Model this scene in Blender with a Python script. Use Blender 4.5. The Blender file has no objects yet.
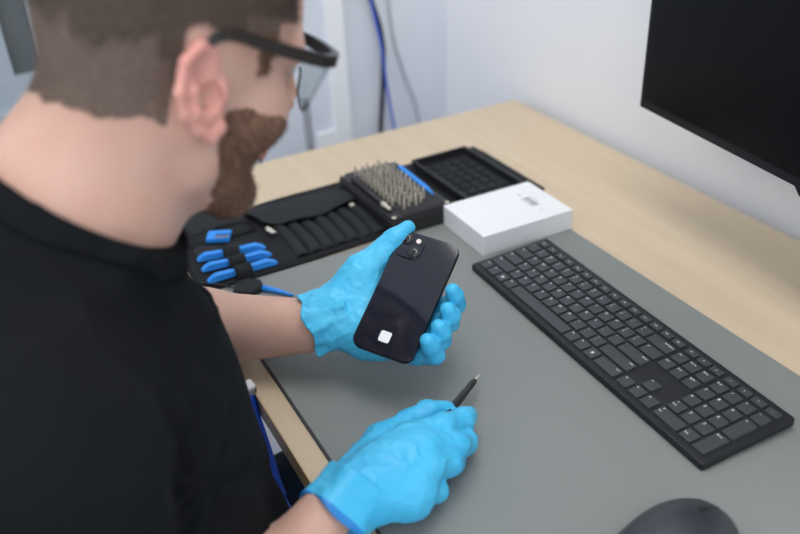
import bpy, bmesh, math, random
import numpy as np
from mathutils import Vector, Matrix
random.seed(4); rng = np.random.RandomState(7)
D = bpy.data; SC = bpy.context.scene; COL = SC.collection
FLOOR = -0.745        # the desk top is z = 0

# ------------------------------------------------------------------ materials
def srgb(r, g, b):
    return tuple((c/255/12.92 if c/255 <= .04045 else ((c/255+.055)/1.055)**2.4) for c in (r, g, b)) + (1,)
def mat(name, col, rough=.5, metal=0, spec=.5, bump=None, noise=None, coat=0, sss=0, trans=0, emit=None):
    m = D.materials.new(name); m.use_nodes = True
    nt = m.node_tree; b = nt.nodes['Principled BSDF']
    b.inputs['Base Color'].default_value = col; b.inputs['Roughness'].default_value = rough
    b.inputs['Metallic'].default_value = metal; b.inputs['Specular IOR Level'].default_value = spec
    b.inputs['Coat Weight'].default_value = coat
    if sss:
        b.inputs['Subsurface Weight'].default_value = sss; b.inputs['Subsurface Radius'].default_value = (.01, .004, .002)
        b.inputs['Subsurface Scale'].default_value = 1
    b.inputs['Transmission Weight'].default_value = trans
    tc = nt.nodes.new('ShaderNodeTexCoord')
    if noise:   # (scale, second colour, detail, stretch)
        sc, c2, det, st = noise
        mp = nt.nodes.new('ShaderNodeMapping'); mp.inputs['Scale'].default_value = st
        n = nt.nodes.new('ShaderNodeTexNoise'); n.inputs['Scale'].default_value = sc; n.inputs['Detail'].default_value = det
        mx = nt.nodes.new('ShaderNodeMix'); mx.data_type = 'RGBA'
        mx.inputs[6].default_value = col; mx.inputs[7].default_value = c2
        rp = nt.nodes.new('ShaderNodeMapRange'); rp.inputs['From Min'].default_value = .3; rp.inputs['From Max'].default_value = .7
        nt.links.new(tc.outputs['Object'], mp.inputs['Vector']); nt.links.new(mp.outputs[0], n.inputs['Vector'])
        nt.links.new(n.outputs['Fac'], rp.inputs['Value']); nt.links.new(rp.outputs[0], mx.inputs[0])
        nt.links.new(mx.outputs[2], b.inputs['Base Color'])
    if bump:    # (scale, strength, distance, detail)
        n2 = nt.nodes.new('ShaderNodeTexNoise'); n2.inputs['Scale'].default_value = bump[0]; n2.inputs['Detail'].default_value = bump[3]
        if len(bump) > 4: n2.inputs['Distortion'].default_value = bump[4]
        bp = nt.nodes.new('ShaderNodeBump'); bp.inputs['Strength'].default_value = bump[1]; bp.inputs['Distance'].default_value = bump[2]
        nt.links.new(tc.outputs['Object'], n2.inputs['Vector']); nt.links.new(n2.outputs['Fac'], bp.inputs['Height'])
        nt.links.new(bp.outputs[0], b.inputs['Normal'])
    return m
M = {}
M['wall'] = mat('wall_paint', srgb(241, 243, 245), .8, bump=(300, .1, .001, 3), noise=(3, srgb(237, 240, 243), 3, (1, 1, 1)))
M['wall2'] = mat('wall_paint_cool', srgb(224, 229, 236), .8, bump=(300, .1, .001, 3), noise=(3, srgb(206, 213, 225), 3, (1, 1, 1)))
M['ceil'] = mat('ceiling_paint', srgb(235, 235, 233), .9, noise=(5, srgb(228, 228, 228), 2, (1, 1, 1)))
M['floor'] = mat('floor_vinyl', srgb(200, 201, 212), .5, noise=(6, srgb(186, 188, 200), 5, (1, 1, 1)))
M['wood'] = mat('oak_laminate', srgb(213, 194, 166), .45, noise=(9, srgb(206, 186, 157), 6, (.35, 6, 6)), bump=(80, .05, .0005, 4))
M['woodedge'] = mat('oak_edge_band', srgb(219, 193, 150), .5, noise=(12, srgb(196, 166, 122), 6, (.6, 8, 14)))
M['matgrey'] = mat('desk_mat_grey', srgb(134, 139, 136), .62, spec=.35, noise=(3, srgb(130, 134, 132), 3, (1, 1, 1)), bump=(900, .12, .0004, 2))
M['matedge'] = mat('mat_edge_dark', srgb(52, 54, 54), .7)
M['kbase'] = mat('keyboard_plastic', srgb(29, 31, 34), .5, spec=.4, bump=(1500, .1, .0002, 2))
M['key'] = mat('key_plastic', srgb(60, 64, 68), .5, spec=.45, bump=(1800, .1, .0002, 2))
M['legend'] = mat('legend_white', srgb(240, 242, 245), .6)
M['mouse'] = mat('mouse_plastic', srgb(48, 52, 58), .38, spec=.5, bump=(1500, .08, .0002, 2))
M['mouse2'] = mat('mouse_wheel_rubber', srgb(12, 12, 14), .7)
M['card'] = mat('white_card', srgb(236, 238, 240), .45, bump=(60, .03, .001, 2))
M['print'] = mat('grey_print', srgb(120, 122, 126), .7)
M['sticker'] = mat('white_sticker', srgb(235, 235, 235), .5)
M['stickgrey'] = mat('sticker_print', srgb(190, 190, 192), .5)
M['phone'] = mat('midnight_glass', srgb(26, 30, 42), .08, spec=.5, coat=.5)
M['phoneframe'] = mat('midnight_metal', srgb(40, 44, 54), .25, metal=.9)
M['lens'] = mat('camera_lens_glass', srgb(20, 19, 24), .05, coat=1)
M['lensring'] = mat('lens_ring', srgb(26, 26, 32), .3, metal=.3)
M['flash'] = mat('flash_diffuser', srgb(235, 215, 215), .3)
M['glove'] = mat('blue_nitrile', srgb(62, 184, 232), .42, spec=.4, sss=.0, bump=(38, .55, .004, 3, 1.2), noise=(14, srgb(82, 198, 240), 4, (1, 1, 1)))
gm = M['glove'].node_tree
for nd in gm.nodes:
    if nd.type == 'BUMP':
        n3 = gm.nodes.new('ShaderNodeTexNoise'); n3.noise_type = 'RIDGED_MULTIFRACTAL'; n3.inputs['Scale'].default_value = 42; n3.inputs['Detail'].default_value = 2; n3.inputs['Distortion'].default_value = .8
        tcn = [q for q in gm.nodes if q.type == 'TEX_COORD'][0]; gm.links.new(tcn.outputs['Object'], n3.inputs['Vector'])
        b2 = gm.nodes.new('ShaderNodeBump'); b2.inputs['Strength'].default_value = .5; b2.inputs['Distance'].default_value = .0022
        gm.links.new(n3.outputs['Fac'], b2.inputs['Height']); gm.links.new(nd.outputs[0], b2.inputs['Normal']); gm.links.new(b2.outputs[0], gm.nodes['Principled BSDF'].inputs['Normal']); break
M['cuff'] = mat('blue_nitrile_rim', srgb(30, 130, 205), .45, bump=(60, .3, .002, 3))
M['skin'] = mat('skin', srgb(209, 172, 155), .5, spec=.35, sss=.25, bump=(260, .15, .0012, 5), noise=(22, srgb(201, 159, 141), 5, (1, 1, 1)))
M['ear'] = mat('ear_skin', srgb(220, 166, 152), .5, spec=.35, sss=.25, bump=(260, .12, .001, 5), noise=(30, srgb(216, 152, 142), 4, (1, 1, 1)))
M['scalp'] = mat('cropped_scalp', srgb(116, 101, 91), .8, spec=.2, noise=(60, srgb(96, 82, 73), 6, (1, 1, 1)), bump=(500, .12, .0006, 4))
M['fade'] = mat('faded_scalp', srgb(150, 130, 118), .7, spec=.25, noise=(120, srgb(130, 112, 101), 6, (1, 1, 1)), bump=(500, .12, .0006, 4))
M['beardskin'] = mat('beard_skin', srgb(158, 122, 102), .75, spec=.25, noise=(90, srgb(118, 88, 72), 6, (1, 1, 1)), bump=(400, .4, .002, 4))
M['hair'] = mat('brown_hair', srgb(106, 92, 82), .6, spec=.3)
M['fadehair'] = mat('faded_brown_hair', srgb(134, 117, 105), .65, spec=.25)
M['beard'] = mat('brown_beard_hair', srgb(104, 78, 60), .6, spec=.3)
M['lip'] = mat('lip', srgb(186, 132, 120), .45, spec=.4)
M['eye'] = mat('eye_white', srgb(230, 226, 222), .15)
M['iris'] = mat('iris', srgb(60, 70, 74), .1)
M['shirt'] = mat('black_cotton', srgb(21, 24, 28), .95, spec=.12, bump=(700, .3, .0008, 3), noise=(3, srgb(19, 21, 24), 4, (1, 1, 1)))
M['jeans'] = mat('dark_denim', srgb(38, 56, 78), .9, spec=.2, noise=(20, srgb(28, 42, 62), 5, (1, 1, 1)), bump=(600, .3, .001, 3))
M['shoe'] = mat('shoe_black', srgb(25, 25, 27), .6)
M['blackfab'] = mat('black_nylon', srgb(43, 46, 49), .85, spec=.25, bump=(900, .4, .0006, 3), noise=(8, srgb(36, 39, 42), 4, (1, 1, 1)))
M['blackfab2'] = mat('black_nylon_dark', srgb(34, 36, 38), .85, spec=.2, bump=(900, .4, .0006, 3))
M['blackplas'] = mat('black_plastic', srgb(36, 37, 39), .42, spec=.45)
M['foam'] = mat('black_foam', srgb(44, 44, 46), .85, bump=(700, .3, .0006, 3))
M['blue'] = mat('blue_plastic', srgb(50, 146, 240), .4, spec=.4)
M['blue2'] = mat('deep_blue_cable', srgb(28, 84, 205), .5)
M['bluebright'] = mat('royal_blue_cord', srgb(20, 90, 215), .5)
M['steel'] = mat('steel', srgb(218, 211, 196), .35, metal=.45)
M['silver'] = mat('silver_paint', srgb(190, 196, 205), .35, metal=.5)
M['whiteplas'] = mat('white_plastic', srgb(232, 234, 236), .45)
M['screen'] = mat('dark_screen', srgb(11, 13, 15), .32, spec=.15)
M['bezel'] = mat('monitor_bezel', srgb(22, 24, 27), .45, spec=.35)
M['glframe'] = mat('glossy_black_frame', srgb(16, 17, 19), .25, spec=.5)
M['cableblack'] = mat('black_cable', srgb(30, 32, 36), .5)
M['cablegrey'] = mat('pale_grey_cable', srgb(176, 180, 188), .5)
M['metalgrey'] = mat('grey_metal', srgb(120, 124, 130), .4, metal=.4)
M['winglass'] = mat('window_pane_grey', srgb(98, 106, 108), .15, spec=.5)
M['winframe'] = mat('window_frame_grey', srgb(160, 172, 180), .5)
M['conduit'] = mat('white_trunking', srgb(238, 242, 244), .5)
def glassmat():
    m = D.materials.new('clear_lens'); m.use_nodes = True; nt = m.node_tree
    for n in list(nt.nodes): nt.nodes.remove(n)
    o = nt.nodes.new('ShaderNodeOutputMaterial'); t = nt.nodes.new('ShaderNodeBsdfTransparent'); t.inputs[0].default_value = (.86, .89, .89, 1)
    g = nt.nodes.new('ShaderNodeBsdfGlossy'); g.inputs['Roughness'].default_value = .05
    f = nt.nodes.new('ShaderNodeFresnel'); f.inputs[0].default_value = 1.45; x = nt.nodes.new('ShaderNodeMixShader')
    x.inputs[0].default_value = .07; nt.links.new(t.outputs[0], x.inputs[1]); nt.links.new(g.outputs[0], x.inputs[2]); nt.links.new(x.outputs[0], o.inputs[0])
    return m
M['clear'] = glassmat()

# ------------------------------------------------------------------ object helpers
def link(name, me, parent=None, loc=(0, 0, 0), rot=(0, 0, 0)):
    o = D.objects.new(name, me); COL.objects.link(o); o.location = loc; o.rotation_euler = rot
    if parent: o.parent = parent
    return o
def tag(o, label, cat, group=None):
    o['label'] = label; o['category'] = cat
    if group: o['group'] = group
    return o
def thing(name, label, cat, loc=(0, 0, 0), rot=(0, 0, 0), group=None):
    return tag(link(name, None, None, loc, rot), label, cat, group)
def struct(o): o['kind'] = 'structure'; return o
class MB:
    """collects shapes, builds one mesh object"""
    def __init__(s): s.v = []; s.f = []; s.m = []; s.sm = []; s.mats = []
    def mi(s, m):
        if m not in s.mats: s.mats.append(m)
        return s.mats.index(m)
    def add(s, vs, fs, m, smooth=False):
        o = len(s.v); s.v += [tuple(v) for v in vs]; s.f += [tuple(i+o for i in f) for f in fs]
        k = s.mi(m); s.m += [k]*len(fs); s.sm += [smooth]*len(fs); return s
    def mesh(s, name):
        me = D.meshes.new(name); me.from_pydata(s.v, [], s.f); me.update()
        for m in s.mats: me.materials.append(M[m])
        me.polygons.foreach_set('material_index', s.m); me.polygons.foreach_set('use_smooth', s.sm)
        bm = bmesh.new(); bm.from_mesh(me); bmesh.ops.recalc_face_normals(bm, faces=bm.faces); bm.to_mesh(me); bm.free()
        return me
    def build(s, name, parent=None, loc=(0, 0, 0), rot=(0, 0, 0)):
        return link(name, s.mesh(name), parent, loc, rot)
    # closed loft through loops of equal length
    def loft(s, loops, m, smooth=False, cap=True):
        n = len(loops[0]); vs = [p for L in loops for p in L]; fs = []
        for a in range(len(loops)-1):
            for i in range(n):
                j = (i+1) % n; fs.append((a*n+i, a*n+j, (a+1)*n+j, (a+1)*n+i))
        s.add(vs, fs, m, smooth)
        if cap:
            o = len(s.v)-len(vs)
            for base in (0, (len(loops)-1)*n):
                s.f.append(tuple(o+base+i for i in range(n))); s.m.append(s.mi(m)); s.sm.append(False)
        return s
    def rbox(s, cx, cy, z0, z1, w, d, r, m, bev=.0, n=4, smooth=False, taper=0):
        def L(z, ins):
            ww, dd = w/2-ins, d/2-ins; rr = max(r-ins, .00005)
            out = []
            for qx, qy, a0 in ((1, 1, 0), (-1, 1, 90), (-1, -1, 180), (1, -1, 270)):
                for k in range(n+1):
                    a = math.radians(a0+90*k/n); out.append((cx+qx*(ww-rr)+rr*math.cos(a), cy+qy*(dd-rr)+rr*math.sin(a), z))
            return out
        if bev: loops = [L(z0, bev), L(z0+bev*.3, bev*.3), L(z0+bev, 0), L(z1-bev, taper), L(z1-bev*.3, taper+bev*.3), L(z1, taper+bev)]
        else: loops = [L(z0, 0), L(z1, taper)]
        return s.loft(loops, m, smooth)
    def tube(s, pts, r, m, n=10, smooth=True, cap=True):
        pts = [Vector(p) for p in pts]; rs = r if isinstance(r, (list, tuple)) else [r]*len(pts)
        loops = []; up = None
        for i, p in enumerate(pts):
            t = (pts[min(i+1, len(pts)-1)]-pts[max(i-1, 0)]).normalized()
            if up is None: up = t.orthogonal().normalized()
            up = (up - t*up.dot(t)).normalized(); sd = t.cross(up)
            loops.append([tuple(p+(up*math.cos(2*math.pi*k/n)+sd*math.sin(2*math.pi*k/n))*rs[i]) for k in range(n)])
        return s.loft(loops, m, smooth, cap)
    def lathe(s, prof, m, c=(0, 0, 0), n=20, smooth=True):
        loops = [[(c[0]+r*math.cos(2*math.pi*k/n), c[1]+r*math.sin(2*math.pi*k/n), c[2]+z) for k in range(n)] for r, z in prof]
        return s.loft(loops, m, smooth)
    def slab(s, poly, z0, z1, m):
        n = len(poly); return s.loft([[(x, y, z0) for x, y in poly], [(x, y, z1) for x, y in poly]], m)
    def grid(s, fn, nu, nv, th, m, smooth=True):
        """thick sheet: fn(u,v)->(x,y,z) top surface, bottom th lower"""
        top = [fn(i/nu, j/nv) for i in range(nu+1) for j in range(nv+1)]; bot = [(x, y, z-th) for x, y, z in top]
        N = len(top); id_ = lambda i, j: i*(nv+1)+j; fs = []
        for i in range(nu):
            for j in range(nv):
                a, b, c, d = id_(i, j), id_(i+1, j), id_(i+1, j+1), id_(i, j+1); fs += [(a, b, c, d), (N+d, N+c, N+b, N+a)]
        for i in range(nu):
            for j in (0, nv): a, b = id_(i, j), id_(i+1, j); fs.append((a, b, N+b, N+a))
        for j in range(nv):
            for i in (0, nu): a, b = id_(i, j), id_(i, j+1); fs.append((a, b, N+b, N+a))
        return s.add(top+bot, fs, m, smooth)
def spline(pts, n=8):
    P = [Vector(p) for p in pts]; P = [2*P[0]-P[1]]+P+[2*P[-1]-P[-2]]; out = []
    for i in range(1, len(P)-2):
        a, b, c, d = P[i-1:i+3]
        for k in range(n):
            t = k/n; out.append(.5*((2*b)+(c-a)*t+(2*a-5*b+4*c-d)*t*t+(3*b-a-3*c+d)*t**3))
    out.append(P[-2]); return out

# ------------------------------------------------------------------ signed-distance modelling (people, gloves, clothes)
def A(x): return np.asarray(x, np.float32)
def cap(P, a, b, ra, rb):
    a, b = A(a), A(b); ba = b-a; t = np.clip(((P-a)@ba)/max(float(ba@ba), 1e-9), 0, 1)
    return np.linalg.norm(P-a-t[:, None]*ba, axis=1)-(ra+(rb-ra)*t)
def ell(P, c, r, R=None):
    q = P-A(c)
    if R is not None: q = q@A(R)
    r = A(r); k0 = np.linalg.norm(q/r, axis=1); k1 = np.linalg.norm(q/(r*r), axis=1)
    return k0*(k0-1)/np.maximum(k1, 1e-6)
def smin(a, b, k):
    h = np.clip(.5+.5*(b-a)/k, 0, 1); return b+(a-b)*h-k*h*(1-h)
def smax(a, b, k): return -smin(-a, -b, k)
def chain(P, pts, rs, k=None):
    d = None
    for i in range(len(pts)-1):
        e = cap(P, pts[i], pts[i+1], rs[i], rs[i+1]); d = e if d is None else (smin(d, e, k) if k else np.minimum(d, e))
    return d
def axisgrid(lo, hi, step, fine=None):
    xs = [lo]
    while xs[-1] < hi:
        h = step
        if fine and fine[0] <= xs[-1] <= fine[1]: h = fine[2]
        xs.append(xs[-1]+h)
    while (len(xs)-1) % 4: xs.append(xs[-1]+step)
    return A(xs)
def surfnet(f, X, Y, Z):
    """surface nets on a rectilinear grid, evaluated only near the surface"""
    nx, ny, nz = len(X), len(Y), len(Z); S = 4
    def ev(ix, iy, iz):
        out = np.empty(len(ix), np.float32)
        for s in range(0, len(ix), 400000):
            e = slice(s, s+400000); out[e] = f(np.stack([X[ix[e]], Y[iy[e]], Z[iz[e]]], 1))
        return out
    cx, cy, cz = (np.arange(0, n, S) for n in (nx, ny, nz))
    g = np.meshgrid(cx, cy, cz, indexing='ij'); C = ev(*[a.ravel() for a in g]).reshape(g[0].shape)
    dx, dy, dz = (np.diff(a[c]) for a, c in ((X, cx), (Y, cy), (Z, cz)))
    rad = np.sqrt(dx[:, None, None]**2+dy[None, :, None]**2+dz[None, None, :]**2)
    act = np.zeros(rad.shape, bool)
    for i in (0, 1):
        for j in (0, 1):
            for k in (0, 1):
                act |= np.abs(C[i:i+rad.shape[0], j:j+rad.shape[1], k:k+rad.shape[2]]) < rad*1.1
    V = np.full((nx, ny, nz), np.nan, np.float32)
    full = np.repeat(np.repeat(np.repeat(C[:-1, :-1, :-1], S, 0), S, 1), S, 2)
    V[:-1, :-1, :-1] = full; V[-1] = 1; V[:, -1] = 1; V[:, :, -1] = 1
    m = np.zeros((nx, ny, nz), bool); up = np.repeat(np.repeat(np.repeat(act, S, 0), S, 1), S, 2)
    for i in (0, 1):
        for j in (0, 1):
            for k in (0, 1): m[i:i+up.shape[0], j:j+up.shape[1], k:k+up.shape[2]] |= up
    ix, iy, iz = np.nonzero(m); V[ix, iy, iz] = ev(ix, iy, iz)
    V[0] = np.maximum(V[0], 1e-4); V[:, 0] = np.maximum(V[:, 0], 1e-4); V[:, :, 0] = np.maximum(V[:, :, 0], 1e-4)
    V[-1] = np.maximum(V[-1], 1e-4); V[:, -1] = np.maximum(V[:, -1], 1e-4); V[:, :, -1] = np.maximum(V[:, :, -1], 1e-4)
    neg = V < 0
    cnt = sum(neg[i:nx-1+i, j:ny-1+j, k:nz-1+k].astype(np.int8) for i in (0, 1) for j in (0, 1) for k in (0, 1))
    mix = (cnt > 0) & (cnt < 8); cid = np.full(mix.shape, -1, np.int64)
    ci = np.nonzero(mix); n = len(ci[0]); cid[ci] = np.arange(n)
    acc = np.zeros((n, 3)); w = np.zeros(n)
    crn = [(i, j, k) for i in (0, 1) for j in (0, 1) for k in (0, 1)]
    for a in crn:
        for ax in range(3):
            if a[ax]: continue
            b = list(a); b[ax] = 1
            ia = [ci[q]+a[q] for q in range(3)]; ib = [ci[q]+b[q] for q in range(3)]
            va, vb = V[tuple(ia)], V[tuple(ib)]; s = (va < 0) != (vb < 0)
            t = np.where(s, va/np.where(s, va-vb, 1), 0)
            pa = np.stack([X[ia[0]], Y[ia[1]], Z[ia[2]]], 1); pb = np.stack([X[ib[0]], Y[ib[1]], Z[ib[2]]], 1)
            acc += np.where(s[:, None], pa+(pb-pa)*t[:, None], 0); w += s
    verts = acc/np.maximum(w, 1)[:, None]; faces = []
    for ax in range(3):
        o1, o2 = [(1, 2), (2, 0), (0, 1)][ax]
        sl0 = [slice(None)]*3; sl1 = [slice(None)]*3; sl0[ax] = slice(0, -1); sl1[ax] = slice(1, None)
        d = neg[tuple(sl0)].astype(np.int8)-neg[tuple(sl1)].astype(np.int8)
        e = np.nonzero(d); sg = d[e]; ok = (e[o1] > 0) & (e[o2] > 0)
        for q, N in ((o1, (nx, ny, nz)[o1]), (o2, (nx, ny, nz)[o2])): ok &= e[q] < N-1
        e = [x[ok] for x in e]; sg = sg[ok]
        def cell(a, b):
            c = [x.copy() for x in e]; c[o1] = c[o1]-a; c[o2] = c[o2]-b; return cid[tuple(c)]
        q = np.stack([cell(0, 0), cell(1, 0), cell(1, 1), cell(0, 1)], 1)
        q[sg < 0] = q[sg < 0][:, ::-1]; faces.append(q)
    return verts, np.concatenate(faces)
def sdfmesh(name, f, box, step, fine=(None, None, None), mats=('skin',), classify=None, parent=None, bump=None):
    X, Y, Z = (axisgrid(box[0][i], box[1][i], step, fine[i]) for i in range(3))
    v, q = surfnet(f, X, Y, Z)
    me = D.meshes.new(name); me.from_pydata(v.tolist(), [], q.tolist()); me.update()
    for m in mats: me.materials.append(M[m])
    if classify is not None:
        c = v[q].mean(1); me.polygons.foreach_set('material_index', classify(c).astype(np.int32))
    me.polygons.foreach_set('use_smooth', [True]*len(q))
    return link(name, me, parent), v, q
def wav(P, f, s=0):
    """cheap smooth pseudo noise, about -1..1"""
    x, y, z = P[:, 0]*f, P[:, 1]*f, P[:, 2]*f
    return (np.sin(x*1.1+2.1*np.sin(y*.83+s)+s)+np.sin(y*1.3+1.9*np.sin(z*.77+s*2)+s)+np.sin(z*1.2+2.3*np.sin(x*.91+s*3)))/3
def ridge(P, f, s=0): return (1-np.abs(wav(P, f, s))*2.2).clip(0, 1)**2

# ================================================================== CAMERA
CAM = np.array([1.3321, -.957, .6073])
r_, u_, f_ = (Vector(v) for v in ((.4776, .8774, -.045), (-.4398, .2831, .8523), (-.7606, .3873, -.5211)))
f_.normalize(); r_ = (r_-f_*r_.dot(f_)).normalized(); u_ = r_.cross(f_)
cam = D.cameras.new('camera'); co = link('camera', cam)
co.matrix_world = Matrix(((r_.x, u_.x, -f_.x, CAM[0]), (r_.y, u_.y, -f_.y, CAM[1]), (r_.z, u_.z, -f_.z, CAM[2]), (0, 0, 0, 1)))
cam.sensor_width = 36; cam.lens = 838.4/800*36; cam.clip_start = .02
cam.dof.use_dof = True; cam.dof.focus_distance = .93; cam.dof.aperture_fstop = 2.8
SC.camera = co

# ================================================================== ROOM
def plane_box(name, x0, x1, y0, y1, z0, z1, m): return struct(MB().slab([(x0, y0), (x1, y0), (x1, y1), (x0, y1)], z0, z1, m).build(name))
WX = -.30
plane_box('floor', WX-.1, 4, -4, .2, FLOOR-.1, FLOOR, 'floor')
plane_box('wall_back', WX, 4, .022, .14, FLOOR, 1.76, 'wall')
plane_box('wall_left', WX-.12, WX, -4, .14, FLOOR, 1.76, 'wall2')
plane_box('ceiling', WX-.1, 4, -4, .2, 1.76, 1.86, 'ceil')
plane_box('baseboard_back', WX, 4, .010, .022, FLOOR, FLOOR+.07, 'conduit')
plane_box('trim_1', WX, WX+.014, -.275, -.235, FLOOR, 1.76, 'conduit')     # vertical cable trunking
plane_box('trim_2', WX, WX+.010, -.315, -.275, -.135, -.10, 'conduit')      # horizontal run
# window on the left wall
w = MB()
y0, y1, z0, z1 = -1.75, -.80, .10, 1.3
for k, (a, b, c, d) in enumerate(((y0, y1, z0, z0+.05), (y0, y1, z1-.05, z1), (y0, y0+.05, z0, z1), (y1-.035, y1, z0, z1), (-1.3, -1.26, z0, z1), (-.92, -.885, z0, z1))):
    dx = .030 if k < 2 else .027
    w.slab([(WX, a), (WX+dx, a), (WX+dx, b), (WX, b)], c, d, 'winframe')
wf = struct(w.build('window_1')); MB().slab([(WX, y0), (WX+.012, y0), (WX+.012, y1), (WX, y1)], z0+.01, z1-.01, 'winglass').build('pane', wf)
MB().slab([(WX, y0-.03), (WX+.08, y0-.03), (WX+.08, y1+.03), (WX, y1+.03)], z0-.03, z0, 'winframe').build('sill', wf)
# hanging cables beside the desk end
c1 = MB().tube(spline([(WX+.012, -.21, 1.2), (WX+.012, -.195, .5), (WX+.014, -.185, .25), (WX+.016, -.150, .10), (WX+.014, -.150, 0), (WX+.013, -.17, -.2), (WX+.013, -.18, -.5), (WX+.02, -.18, FLOOR+.006)]), .0055, 'cableblack').build('power_cable')
tag(c1, 'black cable hanging down the pale wall behind the far desk end', 'cable')
c2 = MB().tube(spline([(WX+.02, -.20, 1.2), (WX+.02, -.19, .5), (WX+.026, -.18, .22), (WX+.028, -.158, .08), (WX+.025, -.148, -.02), (WX+.022, -.13, -.14), (WX+.02, -.10, -.3), (WX+.02, -.09, FLOOR+.005)]), .0028, 'blue2').build('network_cable')
tag(c2, 'blue cable twisted beside the black one on the wall', 'cable')
c3 = MB().tube(spline([(WX+.006, -.14, 1.2), (WX+.006, -.13, .4), (WX+.006, -.12, .12), (WX+.006, -.095, 0), (WX+.006, -.06, -.12), (WX+.006, -.05, -.4), (WX+.006, -.05, FLOOR+.004)]), .0025, 'cablegrey').build('thin_cable')
tag(c3, 'thin pale grey cable on the wall, nearest the room corner', 'cable')
p = MB().tube([(-.2, -.372, FLOOR), (-.2, -.372, .02)], .008, 'metalgrey'); p.rbox(-.2, -.372, FLOOR, FLOOR+.015, .09, .09, .02, 'metalgrey')
tag(p.build('metal_post'), 'slim grey metal post standing past the desk end, under the safety glasses', 'post')

# ================================================================== DESK
dk = thing('desk', 'long light oak desk with a grey mat on top', 'desk', (0, 0, FLOOR))
H = -FLOOR
b = MB(); b.slab([(0, -.773), (1.9, -.773), (1.9, 0), (0, 0)], H-.026, H, 'wood'); b.build('desktop', dk)
b = MB(); b.slab([(0, -.7745), (1.9, -.7745), (1.9, -.773), (0, -.773)], H-.026, H-.0004, 'woodedge'); b.build('edge_band', dk)
for x in (.06, 1.8):
    b = MB(); b.rbox(x, -.38, .04, H-.03, .06, .06, .005, 'metalgrey'); b.rbox(x, -.39, 0, .04, .06, .70, .01, 'metalgrey'); b.rbox(x, -.39, H-.05, H-.026, .05, .68, .005, 'metalgrey'); b.build('leg', dk)
b = MB(); b.rbox(.93, -.12, H-.08, H-.03, 1.7, .03, .003, 'metalgrey'); b.build('crossbar', dk)
mt = MB(); mt.rbox((.368+1.72)/2, -.4945, 0.0, .0022, 1.72-.368, .50, .004, 'matgrey', bev=.0005)
mt.slab([(.37, -.7475), (1.718, -.7475), (1.718, -.7447), (.37, -.7447)], 0, .0018, 'matedge')
tag(mt.build('desk_mat'), 'large grey desk mat lying on the oak desk under the keyboard', 'desk mat')
MT = .0023

# ================================================================== MONITOR
ya = math.atan2(-.0365, .268)*.8
mo = thing('monitor', 'black computer monitor on a silver foot at the right', 'monitor', (.85, -.055, 0), (0, 0, 0))
hd = link('screen_housing', None)
Lx, Ly = .4957-.85, -.1389+.055
ca, sa = math.cos(ya), math.sin(ya)
def mp(u, v, z): return (Lx+u*ca-v*sa, Ly+u*sa+v*ca, z)
W_, Hh = .66, .375
def mslab(mb, u0, u1, v0, v1, z0, z1, m):
    L = lambda z: [mp(u0, v0, z), mp(u1, v0, z), mp(u1, v1, z), mp(u0, v1, z)]
    return mb.loft([L(z0), L(z1)], m)
D.objects.remove(hd)
b = MB(); mslab(b, 0, W_, 0, .022, .17, .17+Hh, 'bezel'); mslab(b, .15, .45, .022, .045, .2, .45, 'bezel'); b.build('housing', mo)
b = MB(); mslab(b, .006, W_-.006, -.0012, .0005, .182, .17+Hh-.006, 'screen'); b.build('screen', mo)
b = MB(); b.loft([[mp(.283, 0.002, .172), mp(.335, .002, .172), mp(.335, .02, .172), mp(.283, .02, .172)], [mp(.295, 0.002, .160), mp(.325, .002, .160), mp(.325, .02, .160), mp(.295, .02, .160)]], 'bezel'); b.build('chin_tab', mo)
b = MB(); b.lathe([(.066, 0), (.068, .002), (.068, .008), (.060, .0125), (.02, .014)], 'silver', c=(-.022, -.004, 0), n=40); b.build('foot', mo)
b = MB(); b.rbox(.0, .02, .008, .30, .06, .022, .008, 'blackplas', bev=.002); b.rbox(.0, -.006, .25, .29, .05, .05, .004, 'blackplas'); b.build('neck', mo)

# ================================================================== KEYBOARD
KW, KD = .434, .124
kb = thing('keyboard', 'full-size slim black keyboard lying across the grey mat', 'keyboard', (.5081, -.4285, MT), (math.radians(2.2), 0, math.radians(-1.93)))
b = MB(); b.rbox(KW/2, KD/2, .0, .0095, KW, KD, .0038, 'kbase', bev=.0018, n=5)
b.build('base', kb)
for x in (.03, KW-.07):
    b = MB(); b.rbox(x+.02, KD-.012, -.0035, .0005, .035, .010, .003, 'mouse2'); b.build('rubber_foot', kb)
TXT = {}
def textmesh(s, size):
    k = (s, size)
    if k not in TXT:
        cu = D.curves.new('legend', 'FONT'); cu.body = s; cu.size = size; cu.resolution_u = 2; cu.align_x = 'CENTER'; cu.align_y = 'CENTER'
        o = D.objects.new('tmp', cu); me = D.meshes.new_from_object(o)
        TXT[k] = ([tuple(v.co) for v in me.vertices], [tuple(p.vertices) for p in me.polygons])
        D.objects.remove(o); D.curves.remove(cu); D.meshes.remove(me)
    return TXT[k]
U = .0189; X0 = .0065; Y0 = .0068; KZ = .0095
keys = []   # (cx, cy, w, d, legends)
def krow(y, x, items, d=U):
    for it in items:
        if isinstance(it, (int, float)): x += it*U; continue
        s, w_ = it if isinstance(it, tuple) else (it, 1)
        keys.append((X0+x+w_*U/2, Y0+y+d/2, w_*U, d, s)); x += w_*U
g1 = 15.12; g2 = 18.24
krow(0, 0, [('Ctrl', 1), ('Fn', 1), ('win', 1), ('Alt', 1), (' ', 6), ('Alt', 1), ('Fn', 1), ('menu', 1), ('Ctrl', 2), .12, '<', 'v', '>', .12, ('0\nIns', 2), '.\nDel'])
krow(U, 0, [('Shift', 2.25)]+list('ZXCVBNM')+['<\n,', '>\n.', '?\n/', ('Shift', 2.75), 1.12, '^', 1.12, '1\nEnd', '2', '3'])
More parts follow.
